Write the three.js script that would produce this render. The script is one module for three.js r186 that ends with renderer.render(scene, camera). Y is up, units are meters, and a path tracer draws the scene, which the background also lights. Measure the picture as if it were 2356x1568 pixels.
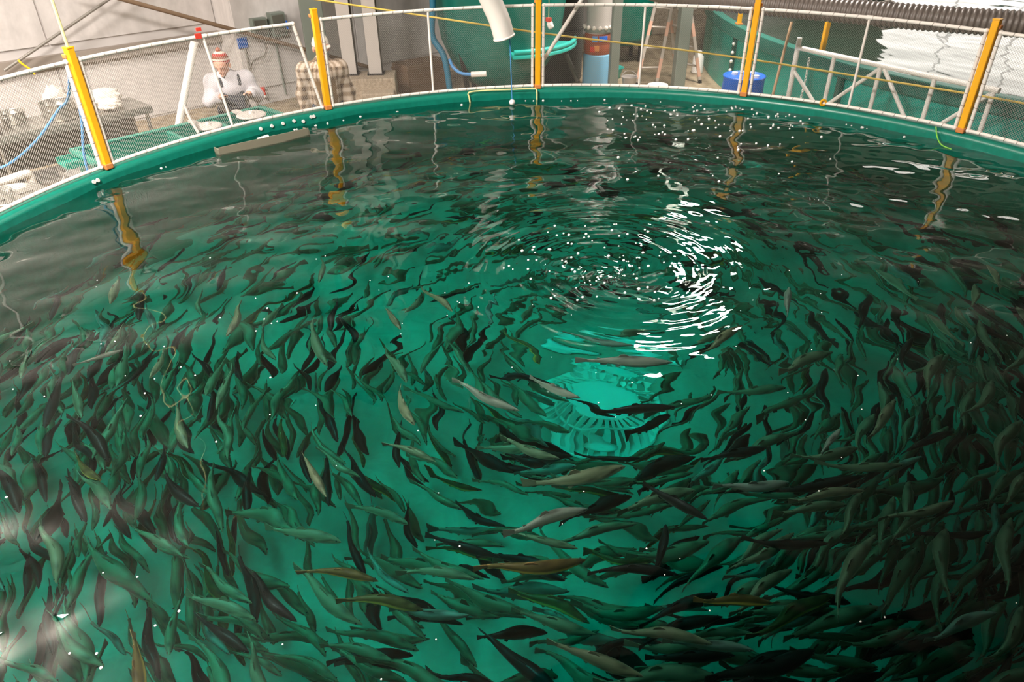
import * as THREE from 'three';
import { createNoise3D } from 'simplex-noise';
import { RectAreaLightUniformsLib } from 'three/addons/lights/RectAreaLightUniformsLib.js';
import { RoundedBoxGeometry } from 'three/addons/geometries/RoundedBoxGeometry.js';
import { MarchingCubes } from 'three/addons/objects/MarchingCubes.js';
import { mergeGeometries } from 'three/addons/utils/BufferGeometryUtils.js';

// ---------------------------------------------------------------- camera, light, exposure
const renderer = new THREE.WebGLRenderer({ antialias: true });
renderer.toneMapping = THREE.LinearToneMapping;
renderer.toneMappingExposure = 2.6;
renderer.shadowMap.enabled = true;
RectAreaLightUniformsLib.init();
const scene = new THREE.Scene();
const rad = Math.PI / 180;
const camera = new THREE.PerspectiveCamera(50.94, 2356 / 1568, 0.05, 120);
camera.rotation.order = 'YXZ';
camera.position.set(0, 3.22, 0);
camera.rotation.set(-33.04 * rad, 0, -0.795 * rad);
camera.focus = 3.6; camera.userData.fStop = 4.5;

// ceiling lamps out of view, most placed for the light they throw: [x, y, z, width, length, radiance downwards, radiance upwards, label]
const LAMPS = [
  [-3.2, 6.2, -1.5, 1.5, 1.5, 84, 18, 'unseen square panel lamp placed to light the left half of the round tank'],
  [3.2, 5.2, -11.9, .85, 1.0, 72, 0, 'square panel lamp above the aisle behind the round tank'],
  [-6.7, 6.0, -5.1, 1.2, 1.2, 62, 38, 'unseen square panel lamp placed to brighten the ceiling and water at the left'],
  [14.2, 6.0, -13.0, 1.2, 1.2, 60, 0, 'unseen square panel lamp placed to light the far side of the oval tank'],
];

// ---------------------------------------------------------------- helpers
function rng(s) { return () => { s |= 0; s = s + 0x6D2B79F5 | 0; let t = Math.imul(s ^ s >>> 15, 1 | s); t = t + Math.imul(t ^ t >>> 7, 61 | t) ^ t; return ((t ^ t >>> 14) >>> 0) / 4294967296; }; }
const R = rng(11);
const n3 = createNoise3D(rng(21));
const V3 = (x, y, z) => new THREE.Vector3(x, y, z);
const lin = (r, g, b) => new THREE.Color().setRGB(r, g, b);
const taken = {};
function numbered(name) { const k = taken[name] = (taken[name] ?? -1) + 1; return k ? `${name}_${String(k).padStart(3, '0')}` : name; }
function tag(o, label, category, group, kind) { o.userData.label = label; o.userData.category = category; if (group) o.userData.group = group; if (kind) o.userData.kind = kind; return o; }
function thing(name, label, category, [x, y, z] = [0, 0, 0], turn = 0, group) {
  const o = new THREE.Group(); o.name = numbered(name); o.position.set(x, y, z); o.rotation.y = turn; scene.add(o); return tag(o, label, category, group);
}
function part(name, geo, mat, parent) { const m = new THREE.Mesh(geo, mat); m.name = name; m.castShadow = m.receiveShadow = true; parent.add(m); return m; }
function single(name, geo, mat, label, category, group) { const m = part(numbered(name), geo, mat, scene); return tag(m, label, category, group); }
function struct(name, geo, mat) { const m = part(name, geo, mat, scene); m.userData.kind = 'structure'; return m; }
const box = (w, h, d, x = 0, y = 0, z = 0) => new THREE.BoxGeometry(w, h, d).translate(x, y, z);
const rbox = (w, h, d, r = 0.01, x = 0, y = 0, z = 0) => new RoundedBoxGeometry(w, h, d, 2, r).translate(x, y, z);
const cyl = (r0, r1, h, x = 0, y = 0, z = 0, n = 24, open = false) => new THREE.CylinderGeometry(r0, r1, h, n, 1, open).translate(x, y, z);
function poly(points) { const c = new THREE.CurvePath(); for (let i = 1; i < points.length; i++) c.add(new THREE.LineCurve3(points[i - 1], points[i])); return c; }
function bar(a, b, r, n = 10) { return new THREE.TubeGeometry(new THREE.LineCurve3(V3(...a), V3(...b)), 1, r, n, false); }
function rod(a, b, r, n = 10) { // a capped cylinder from a to b
  const A = V3(...a), B = V3(...b), d = B.clone().sub(A), g = new THREE.CylinderGeometry(r, r, d.length(), n);
  g.applyQuaternion(new THREE.Quaternion().setFromUnitVectors(V3(0, 1, 0), d.clone().normalize())); g.translate(...A.add(B).multiplyScalar(.5).toArray()); return g;
}
function beam(a, b, w, h) { // a rectangular bar from a to b
  const A = V3(...a), B = V3(...b), d = B.clone().sub(A), g = new THREE.BoxGeometry(w, d.length(), h);
  g.applyQuaternion(new THREE.Quaternion().setFromUnitVectors(V3(0, 1, 0), d.clone().normalize())); g.translate(...A.add(B).multiplyScalar(.5).toArray()); return g;
}
const curve = (pts) => new THREE.CatmullRomCurve3(pts.map((p) => V3(...p)), false, 'catmullrom', .5);
const tube = (pts, r, seg = 40, n = 8) => new THREE.TubeGeometry(curve(pts), seg, r, n, false);
const lathe = (pts, n = 48) => new THREE.LatheGeometry(pts.map((p) => new THREE.Vector2(...p)), n);
function bare(g) { const o = g.index ? g.toNonIndexed() : g.clone(); for (const k of Object.keys(o.attributes)) if (!['position', 'normal', 'color'].includes(k)) o.deleteAttribute(k); return o; }
const merge = (gs) => mergeGeometries(gs.map((g) => { const b = bare(g); b.deleteAttribute('color'); return b; }));

// ---------------------------------------------------------------- textures and materials
function noiseTexture(size, fn, srgb = true) {
  const d = new Uint8Array(size * size * 4);
  for (let y = 0; y < size; y++) for (let x = 0; x < size; x++) {
    const a = x / size * 2 * Math.PI, b = y / size * 2 * Math.PI, c = fn(a, b, x / size, y / size), k = (y * size + x) * 4;
    d[k] = c[0]; d[k + 1] = c[1]; d[k + 2] = c[2]; d[k + 3] = 255;
  }
  const t = new THREE.DataTexture(d, size, size); t.wrapS = t.wrapT = THREE.RepeatWrapping; t.magFilter = THREE.LinearFilter; t.minFilter = THREE.LinearMipmapLinearFilter;
  if (srgb) t.colorSpace = THREE.SRGBColorSpace; t.needsUpdate = true; return t;
}
const grime = (base, spread, f = 3) => noiseTexture(256, (a, b) => {
  const s = n3(Math.cos(a) * f, Math.sin(a) * f + 3, Math.cos(b) * f) * .5 + n3(Math.cos(b) * f * 3 + 7, Math.sin(b) * f * 3, Math.cos(a) * f * 3) * .3 + n3(Math.sin(a) * f * 9, Math.cos(b) * f * 9, Math.sin(b) * f * 9 + 4) * .2;
  return base.map((v, i) => Math.max(0, Math.min(255, v + s * spread[i])));
});
const std = (color, roughness = .6, metalness = 0, extra = {}) => new THREE.MeshStandardMaterial({ color, roughness, metalness, ...extra });
const tankTex = grime([232, 236, 234], [26, 22, 24], 4);
const M = {
  wall: std(0xe0dcda, .8, 0, { map: grime([228, 226, 225], [16, 16, 16], 2) }),
  ceiling: std(0xb9b4ac, .9),
  darkWall: std(0x6d655a, .9),
  floor: std(0xffffff, .55, 0, { map: grime([150, 134, 110], [46, 44, 40], 3) }),
  tankFloor: std(lin(.045, .43, .355), .5, 0, { map: tankTex }), teal: std(lin(.006, .22, .155), .32, 0, { map: tankTex }),
  tealTank: std(lin(.008, .38, .31), .35, 0, { map: tankTex }),
  tealDark: std(lin(.012, .085, .065), .5),
  tealLip: std(lin(.03, .5, .42), .3),
  pvc: std(0xe9e2da, .38), pvcGrey: std(0xb9b2ac, .45), cordDark: std(0x857b70, .9),
  yellow: std(lin(.88, .43, .012), .36), orange: std(lin(.6, .22, .06), .6),
  net: std(0xa9a39c, .9),
  steel: std(0xa8a49c, .32, .75), steelDull: std(0x8f8a83, .5, .4), galv: std(0x7d857c, .5, .3),
  concrete: std(0xffffff, .85, 0, { map: grime([158, 143, 124], [34, 32, 30], 3) }),
  black: std(0x1a1816, .45), rubber: std(0x2b2825, .42),
  blue: std(lin(.01, .13, .62), .35), lightBlue: std(lin(.22, .5, .72), .4), blueHose: std(lin(.08, .28, .6), .45),
  rust: std(lin(.28, .07, .03), .6), red: std(lin(.62, .05, .03), .5), white: std(0xf1ede7, .4), rope: std(lin(.62, .44, .08), .7), ropePale: std(lin(.8, .7, .32), .7),
  wood: std(lin(.5, .33, .19), .7), brown: std(lin(.2, .13, .08), .8), lime: std(lin(.2, .55, .05), .5), green: std(lin(.02, .3, .1), .6),
  plastic: std(lin(.2, .185, .135), .4), bag: std(0xddd3c8, .8),
  skin: std(lin(.62, .33, .23), .55), hoodie: std(0xc3bfc4, .85), bib: std(0x35363b, .8), cap: std(0xcfc6b8, .85), jeans: std(0x39404d, .85), boot: std(0x1e1c1a, .6),
  ladder: std(0xb5aba0, .45, .3), ladderTip: std(lin(.62, .36, .26), .6),
};

// ---------------------------------------------------------------- the hall (its walls stand at 45 degrees to the view)
const S2 = Math.SQRT1_2;
const hall = (a, b) => [(a + b) * S2, (b - a) * S2]; // a runs along the left wall, b away from it
const TC = { x: 0.605, z: -4.178 }, RIM = 1.1, WATER = 1.0;
{
  const s = new THREE.Shape();
  [[-12, -12.6], [26.2, -12.6], [26.2, 10.2], [-12, 10.2]].forEach(([a, b], i) => { const [x, z] = hall(a, b); i ? s.lineTo(x, -z) : s.moveTo(x, -z); });
  const h = new THREE.Path(); h.absarc(TC.x, -TC.z, 4.66, 0, Math.PI * 2); s.holes.push(h);
  const g = new THREE.ExtrudeGeometry(s, { depth: 1.5, bevelEnabled: false, curveSegments: 96 }); g.rotateX(-Math.PI / 2); g.translate(0, -1.5, 0);
  const uv = g.attributes.uv; for (let i = 0; i < uv.count; i++) uv.setXY(i, uv.getX(i) * .22, uv.getY(i) * .22);
  struct('floor', g, M.floor);
  const wallAt = (name, a0, a1, b, thick, mat, h = 7.2) => { const m = struct(name, new THREE.BoxGeometry(a1 - a0, h, thick), mat); const [x, z] = hall((a0 + a1) / 2, b); m.position.set(x, h / 2, z); m.rotation.y = Math.PI / 4; return m; };
  const wa = wallAt('wall_left', -12, 5.6, -12.52, .3, M.wall);
  // wide cladding boards above and below a projecting ledge
  for (let k = 0; k < 7; k++) {
    const w = 17.6 / 7; part('panel', box(w - .03, 5.9, .04, -8.8 + w * (k + .5), .62, .155), M.wall, wa); part('panel', box(w - .03, .92, .04, -8.8 + w * (k + .5), -3.1, .155), M.wall, wa);
  }
  part('ledge', box(17.6, .16, .14, 0, -2.54, .2), std(0x958b82, .7), wa);
  const wb = wallAt('wall_left_far', 5.6, 26, -12.2, .86, M.wall);
  for (let k = 0; k < 9; k++) { const w = 20.4 / 9; part('panel', box(w - .025, 6.9, .04, -10.2 + w * (k + .5), .12, .44), M.wall, wb); }
  const wc = wallAt('wall_back', 0, 1, 0, .3, M.darkWall); wc.geometry = new THREE.BoxGeometry(22.8, 7.2, .3); { const [x, z] = hall(26.05, -1.2); wc.position.set(x, 3.6, z); wc.rotation.y = -Math.PI / 4; }
  const wd = wallAt('wall_right', -12, 26.2, 10.05, .3, M.darkWall);
  const we = wallAt('wall_front', 0, 1, 0, .3, M.darkWall); we.geometry = new THREE.BoxGeometry(22.8, 7.2, .3); { const [x, z] = hall(-11.85, -1.2); we.position.set(x, 3.6, z); we.rotation.y = -Math.PI / 4; }
  const cg = new THREE.BoxGeometry(38.4, .25, 23); const c = struct('ceiling', cg, M.ceiling); { const [x, z] = hall(7.1, -1.2); c.position.set(x, 7.3, z); c.rotation.y = Math.PI / 4; }
  // bright window out of view in the far wall, placed to whiten the oval tank water
  const w = new THREE.Group(); w.name = 'unseen_window_1'; w.userData.kind = 'structure'; scene.add(w); { const [x, z] = hall(25.85, -5.2); w.position.set(x, 0, z); w.rotation.y = -Math.PI / 4; }
  const glow = new THREE.MeshStandardMaterial({ color: 0xffffff, emissive: 0xfff8f0, emissiveIntensity: .45, roughness: .4 });
  for (let i = 0; i < 4; i++) part('pane', box(1.76, 3.5, .03, -2.7 + i * 1.8, 3.2, 0), glow, w);
  for (let i = 0; i < 5; i++) part('mullion', box(.06, 3.6, .08, -3.6 + i * 1.8, 3.2, .02), M.darkWall, w);
  part('sill', box(7.4, .08, .16, 0, 1.4, .04), M.pvcGrey, w);
  const l = new THREE.RectAreaLight(0xfff8f0, .5, 7.1, 3.4); { const [x, z] = hall(25.75, -5.2); l.position.set(x, 3.2, z); const [tx, tz] = hall(0, -5.2); l.lookAt(tx, 3.2, tz); } scene.add(l);
}
// ceiling lamps, all out of view
for (const [x, y, z, w, d, power, up, label] of LAMPS) {
  const t = thing('out_of_view_lamp', label, 'lamp', [x, y, z], 0, 'panel lamps hanging under the hall ceiling');
  part('housing', rbox(w + .08, .1, d + .08, .02, 0, .065, 0), M.steelDull, t);
  part('diffuser', box(w, .012, d, 0, .008, 0), new THREE.MeshStandardMaterial({ color: 0xffffff, emissive: 0xfff6ea, emissiveIntensity: 6 }), t);
  for (const s of [-1, 1]) part('hanger', rod([s * w * .35, .1, 0], [s * w * .35, 7.18 - y, 0], .01, 6), M.steelDull, t);
  if (up) { part('unseen_uplight', box(w, .012, d, 0, .125, 0), new THREE.MeshStandardMaterial({ color: 0xffffff, emissive: 0xfff6ea, emissiveIntensity: 4 }), t); const u = new THREE.RectAreaLight(0xfff6ee, up, w, d); u.position.set(x, y + .136, z); u.lookAt(x, 9, z); scene.add(u); }  // unseen upward panel, placed to brighten the ceiling mirrored in the left water
  const l = new THREE.RectAreaLight(0xfff6ee, power, w, d); l.position.set(x, y - .004, z); l.lookAt(x, 0, z); scene.add(l);
}

// ---------------------------------------------------------------- the round tank
{
  const t = thing('fish_tank', 'large round green tank full of circling trout', 'tank', [TC.x, 0, TC.z]);
  const prof = [[4.36, -1.0], [4.48, -.96], [4.52, -.86], [4.525, 1.05], [4.535, 1.085], [4.56, 1.1], [4.64, 1.1], [4.66, 1.085], [4.66, 1.05], [4.645, 1.04], [4.62, 1.03], [4.6, .95], [4.6, -1.15], [0, -1.2]];
  const g = lathe(prof, 160); const uv = g.attributes.uv; for (let i = 0; i < uv.count; i++) uv.setXY(i, uv.getX(i) * 18, uv.getY(i) * 3);
  part('shell', g, M.teal, t); const fg = lathe([[4.37, -1.0], [0, -1.02], [0, -1.06], [4.37, -1.06]].reverse(), 120); for (let i = 0, p = fg.attributes.position; i < p.count; i++) fg.attributes.uv.setXY(i, p.getX(i) * .3, p.getZ(i) * .3); part('tank_floor', fg, M.tankFloor, t);
  const at = (deg, y, r) => [r * Math.sin(deg * rad), y, -r * Math.cos(deg * rad)];
  for (const [d, y] of [[-44.5, 1.06], [-42.9, 1.062], [-41.3, 1.062], [-39.7, 1.064], [-38.4, 1.04], [-37.2, 1.07], [-36.8, 1.07], [-67.4, 1.06], [-66.9, 1.06]]) {
    const b = cyl(.016, .018, .012, 0, 0, 0, 10); b.rotateX(Math.PI / 2); b.rotateY(-d * rad); b.translate(...at(d, y, 4.516)); part('bolt', b, M.white, t);
  }
}
// slotted drain screen on the bottom
{
  const t = thing('drain_screen', 'pale slotted drain screen in the middle of the tank bottom', 'drain', [TC.x + .05, -1.014, TC.z + .08]);
  const pale = std(lin(.72, .86, .78), .5);
  t.scale.setScalar(.84); part('base_ring', lathe([[.3, 0], [.56, 0], [.57, .02], [.54, .05], [.3, .05]], 48), pale, t);
  part('top_cap', lathe([[0, .27], [.2, .265], [.3, .24], [.32, .21], [.28, .2], [0, .2]], 40), pale, t);
  for (let k = 0; k < 34; k++) { const a = k / 34 * 2 * Math.PI; const g = beam([.53 * Math.cos(a), .04, .53 * Math.sin(a)], [.3 * Math.cos(a), .225, .3 * Math.sin(a)], .04, .025); part('slat', g, pale, t); }
  part('band', new THREE.TorusGeometry(.42, .016, 6, 48).rotateX(Math.PI / 2).translate(0, .135, 0), pale, t);
}
single('bottom_pipe', tube([[.3, -.965, -4.82], [.55, -.965, -4.8], [.85, -.965, -4.72], [1.1, -.965, -4.55], [1.3, -.965, -4.5]], .05, 40, 10), M.white, 'bent white pipe lying on the tank bottom behind the drain', 'pipe');

// water: a closed body with a funnel and spiral ripples in the middle, wide swells at the left, fine chop at the far right
const VX = .74, VZ = -4.34;
function waterHeight(x, z) {
  const dx = x - VX, dz = z - VZ, r = Math.hypot(dx, dz) + 1e-6, th = Math.atan2(dz, dx);
  const sw = th + 1.5 * Math.log(r + .3), c = Math.cos(sw), s = Math.sin(sw);
  let h = -.045 * Math.exp(-r * r / .10) - .03 * Math.exp(-r * r / .9);
  const near = Math.exp(-r * r / 1.7), ring = Math.exp(-Math.pow((r - .75) / .5, 2));
  h += .0050 * near * n3(r * 6.5, 1.7 * c, 1.7 * s);
  h += .0019 * ring * n3(r * 17, 2.6 * c, 2.6 * s + 9);
  const far = 1 - .8 * Math.exp(-r * r / .8), mid = Math.exp(-Math.pow((r - 1.5) / .9, 2));
  h += .0034 * mid * n3(r * 3.4 + 5, 1.25 * c, 1.25 * s + 4);
  h += .0135 * far * n3(x * .8, z * 1.25, 3.1);
  const right = 1 / (1 + Math.exp(-(x - .9) * 2.2)), back = 1 / (1 + Math.exp((z + 5.2) * 2));
  h += .0040 * n3(x * 2.2 + 4, z * 3.9, 7.7) * (.55 + .45 * right);
  h += .0027 * n3(x * 4.1 - 2, z * 4.1, 11.3) * (1 - .6 * near);
  h += .00105 * n3(x * 5.2, z * 9.5, 17) * (.22 + .55 * right * back + .35 * near);
  h += .00038 * n3(x * 12, z * 22, 27) * (.12 + .7 * right * back + .3 * near);
  return h;
}
{
  const NR = 300, NT = 720, RW = 4.56, pos = [], idx = [], ox = VX - TC.x, oz = VZ - TC.z;
  for (let i = 0; i <= NR; i++) for (let j = 0; j < NT; j++) {
    const th = j / NT * 2 * Math.PI, c = Math.cos(th), s = Math.sin(th), b = ox * c + oz * s, rm = -b + Math.sqrt(b * b - (ox * ox + oz * oz) + RW * RW);
    const t = i / NR, r = rm * (t * .5 + t * t * .5), x = VX + r * c, z = VZ + r * s; pos.push(x, WATER + waterHeight(x, z), z);
  }
  for (let i = 0; i < NR; i++) for (let j = 0; j < NT; j++) { const a = i * NT + j, b = i * NT + (j + 1) % NT, c = a + NT, d = b + NT; idx.push(a, b, c, b, d, c); }
  const base = pos.length / 3;
  for (let j = 0; j < NT; j++) pos.push(pos[(NR * NT + j) * 3], -1.1, pos[(NR * NT + j) * 3 + 2]);
  pos.push(TC.x, -1.1, TC.z); const cc = pos.length / 3 - 1;
  for (let j = 0; j < NT; j++) { const a = NR * NT + j, b = NR * NT + (j + 1) % NT, c = base + j, d = base + (j + 1) % NT; idx.push(a, b, c, b, d, c, c, d, cc); }
  const g = new THREE.BufferGeometry(); g.setAttribute('position', new THREE.Float32BufferAttribute(pos, 3)); g.setIndex(idx); g.computeVertexNormals();
  const m = new THREE.MeshPhysicalMaterial({ color: 0xffffff, roughness: 0, transmission: 1, thickness: 1, ior: 1.42, attenuationColor: lin(.13, .87, .83), attenuationDistance: 1 });
  tag(single('water', g, m), 'clear green rippling water swirling into a whirlpool', 'water', null, 'stuff');
}
// bubbles floating on the water
{
  const spots = [], put = (x, z, r) => { if (Math.hypot(x - TC.x, z - TC.z) < 4.45) spots.push([x, WATER + waterHeight(x, z), z, r]); };
  for (let i = 0; i < 120; i++) { const t = R(); put(1.0 + 2.1 * R(), -8.3 + 2.9 * R() * R() + .3 * t, .007 + .008 * R()); }
  for (let i = 0; i < 90; i++) { const a = R() * 6.28, r = .15 + .5 * R(); put(VX - .15 + r * Math.cos(a), VZ - .1 + r * Math.sin(a), .005 + .006 * R()); }
  for (let i = 0; i < 60; i++) put(-2.9 + 1.7 * R(), -4.6 + 3.4 * R(), .003 + .003 * R());
  for (let i = 0; i < 80; i++) put(-1 + 4 * R(), -4.4 + 3.2 * R(), .0022 + .002 * R());
  for (let i = 0; i < 40; i++) { const a = (-60 + 110 * R()) * rad; put(TC.x + 4.4 * Math.sin(a), TC.z - 4.4 * Math.cos(a), .006 + .008 * R()); }
  const o = new THREE.InstancedMesh(new THREE.SphereGeometry(1, 10, 6), std(0xf4f2ee, .25), spots.length), m = new THREE.Matrix4();
  spots.forEach(([x, y, z, r], i) => o.setMatrixAt(i, m.makeScale(r, r * .8, r).setPosition(x, y + r * .2, z)));
  o.name = 'surface_bubbles'; scene.add(tag(o, 'tiny white air bubbles scattered on the water', 'bubbles', null, 'stuff'));
}

// ---------------------------------------------------------------- trout
function fishGeometry(bend, wave, pal) {
  const prof = [[0, .004], [.02, .02], [.06, .038], [.12, .056], [.2, .076], [.3, .092], [.4, .096], [.5, .09], [.6, .076], [.7, .058], [.8, .041], [.87, .033], [.92, .034]];
  const NS = 13, NRD = 14, pos = [], col = [], idx = [];
  const hue = (x, yy, k) => { // yy -1 belly .. 1 back
    const spot = n3(x * 38 + k, yy * 4, pal.seed) > .5 && yy > -.1 ? .35 : 1, f = Math.max(0, 1 - Math.abs(yy + .02) / .28);
    const t = Math.min(1, Math.max(0, (yy + .55) / .8)), c = [0, 1, 2].map((i) => pal.belly[i] * (1 - t) + pal.back[i] * t);
    return c.map((v, i) => (v * (1 - f) + pal.line[i] * f) * spot);
  };
  const push = (x, y, z, c) => { const u = Math.max(0, .2 - x); pos.push(x, y, z + bend * u * u + wave * Math.sin((x + .5) * 7) * (.25 + u)); col.push(...c); };
  for (let i = 0; i < NS; i++) { const [t, h] = prof[i], x = .5 - t * .94; for (let j = 0; j < NRD; j++) { const a = j / NRD * 2 * Math.PI, y = Math.sin(a), z = Math.cos(a); push(x, y * h * (y > 0 ? 1.1 : 1.05) - .006, z * h * .66, hue(x, y, i)); } }
  for (let i = 0; i < NS - 1; i++) for (let j = 0; j < NRD; j++) { const a = i * NRD + j, b = i * NRD + (j + 1) % NRD, c = a + NRD, d = b + NRD; idx.push(a, c, b, b, c, d); }
  const body = new THREE.BufferGeometry(); body.setAttribute('position', new THREE.Float32BufferAttribute(pos, 3)); body.setAttribute('color', new THREE.Float32BufferAttribute(col, 3)); body.setIndex(idx); body.computeVertexNormals();
  const out = [bare(body)];
  const fin = (pts, c, tilt = 0, at = null) => { // thin plate in the x-y plane
    const s = new THREE.Shape(pts.map((p) => new THREE.Vector2(...p))); const g = new THREE.ExtrudeGeometry(s, { depth: .006, bevelEnabled: false }); g.translate(0, 0, -.003);
    if (tilt) { g.rotateX(tilt); g.translate(...at); }
    const p = g.attributes.position; for (let i = 0; i < p.count; i++) { const x = p.getX(i), u = Math.max(0, .2 - x); p.setZ(i, p.getZ(i) + bend * u * u + wave * Math.sin((x + .5) * 7) * (.25 + u)); }
    g.setAttribute('color', new THREE.Float32BufferAttribute(Array.from({ length: p.count }, () => c).flat(), 3)); g.computeVertexNormals(); out.push(bare(g));
  };
  const f = pal.fin;
  fin([[-.34, .03], [-.4, .048], [-.485, .078], [-.488, .03], [-.484, 0], [-.488, -.03], [-.485, -.078], [-.4, -.048], [-.34, -.032]], f);
  fin([[.08, .08], [.02, .15], [-.03, .14], [-.06, .078]], f);
  fin([[-.22, .045], [-.25, .068], [-.27, .062], [-.26, .04]], f);
  fin([[-.14, -.055], [-.18, -.12], [-.23, -.1], [-.23, -.045]], f);
  for (const s of [-1, 1]) { fin([[.02, 0], [-.06, -.075], [-.09, -.06], [-.04, 0]], f, s * .7, [0, -.07, s * .02]); fin([[.3, 0], [.22, -.095], [.17, -.085], [.22, 0]], f, s * 1.0, [0, -.035, s * .035]); }
  const eye = (z) => { const g = bare(new THREE.SphereGeometry(.011, 8, 6).translate(.447, .012, z)); g.setAttribute('color', new THREE.Float32BufferAttribute(new Array(g.attributes.position.count * 3).fill(.01), 3)); out.push(g); };
  eye(.021); eye(-.021);
  return mergeGeometries(out);
}
const palettes = {
  olive: { back: [.11, .105, .06], line: [.24, .19, .1], belly: [.36, .33, .24], fin: [.14, .12, .07], seed: 1 },
  dark: { back: [.008, .009, .008], line: [.022, .021, .016], belly: [.07, .07, .055], fin: [.012, .012, .01], seed: 5 },
  golden: { back: [.06, .045, .014], line: [.78, .44, .08], belly: [.22, .17, .08], fin: [.2, .1, .035], seed: 9 },
  silver: { back: [.16, .15, .12], line: [.26, .22, .16], belly: [.34, .31, .25], fin: [.18, .15, .12], seed: 13 },
};
const shapes = {};
for (const p of Object.keys(palettes)) shapes[p] = [[0, 0], [.35, .0], [-.35, 0], [.12, .05], [-.15, -.05]].map(([b, w]) => fishGeometry(b, w, palettes[p]));
const fishMat = new THREE.MeshPhysicalMaterial({ color: 0xffffff, vertexColors: true, roughness: .4, specularIntensity: .2 }); // wet skin under water barely glints
const axes = []; // sample points of the fish already placed
function fits(x, y, z, yaw, L, margin) {
  const pts = [-.42, -.21, 0, .21, .42].map((k) => [x + Math.cos(yaw) * L * k, y, z - Math.sin(yaw) * L * k]);
  for (const q of axes) { if (Math.abs(q[0] - x) > .6 || Math.abs(q[2] - z) > .6) continue; for (const p of pts) { const dy = (p[1] - q[1]) * .75; if ((p[0] - q[0]) ** 2 + dy * dy + (p[2] - q[2]) ** 2 < margin * margin) return null; } }
  return pts;
}
function trout(x, y, z, yaw, L, pal, k, pitch, label, group) {
  const m = part(numbered('trout'), shapes[pal][k], fishMat, scene); m.position.set(x, y, z); m.rotation.order = 'YZX'; m.rotation.set((R() - .5) * .5, yaw, pitch); m.scale.setScalar(L); return tag(m, label, 'fish', group);
}
// the ones that stand out, near the surface: x, y, z, heading, length, colouring, bend, label
const NAMED = [
  [.06, .915, -1.86, .16, .45, 'golden', 4, 'golden trout with a bright side stripe swimming right near the surface'],
  [.13, .87, -2.14, .31, .40, 'silver', 3, 'grey trout rising to the right just behind the golden striped one'],
  [.47, .83, -1.90, -.20, .36, 'dark', 1, 'black trout curled in front of the golden trout\'s nose'],
  [.62, .74, -2.02, 1.32, .30, 'dark', 2, 'black trout pointing away behind the curled black one'],
  [-.92, .87, -2.43, -1.04, .34, 'olive', 0, 'brown trout heading down over a bright patch left of the middle'],
  [-.70, .84, -1.90, -.32, .34, 'golden', 1, 'brown gold trout left of the golden striped trout'],
  [-1.31, .91, -1.47, -1.07, .33, 'golden', 0, 'yellow trout pointing at the lower left edge of the photo'],
  [.27, .86, -1.50, -.41, .36, 'olive', 0, 'dark olive trout at the bottom edge heading down to the right'],
  [.62, .87, -3.29, -.05, .55, 'silver', 0, 'long grey trout lying level just in front of the whirlpool'],
  [.21, .87, -3.05, -.50, .33, 'silver', 2, 'grey brown trout heading for the pale drain'],
  [-.16, .86, -3.00, -.59, .46, 'silver', 4, 'long greyish trout slanting down left of the drain'],
  [.63, .82, -2.90, .07, .42, 'dark', 0, 'dark trout lying straight across the drain'],
  [.70, .86, -2.24, -.74, .33, 'dark', 0, 'dark trout slanting down to the right below the drain'],
  [-.74, .83, -3.82, -1.12, .32, 'olive', 0, 'small olive trout alone left of the whirlpool'],
  [2.24, .80, -3.39, .87, .40, 'dark', 1, 'dark trout heading away at the far right'],
  [1.51, .87, -2.59, .85, .27, 'silver', 0, 'small silvery trout glinting right of the drain'],
  [.82, .86, -1.73, -.13, .30, 'golden', 3, 'thin trout with a gold line among dark fish at the lower right'],
  [-.96, .83, -1.79, -.69, .36, 'dark', 4, 'blue black trout bent beside the brown gold one'],
  [-2.33, .93, -3.34, .60, .26, 'silver', 0, 'pale trout just under the surface at the left'],
];
for (const [x, y, z, yaw, L, pal, k, label] of NAMED) { axes.push(...[-.42, -.21, 0, .21, .42].map((q) => [x + Math.cos(yaw) * L * q, y, z - Math.sin(yaw) * L * q])); trout(x, y, z, yaw, L, pal, k, 0, label); }
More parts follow.
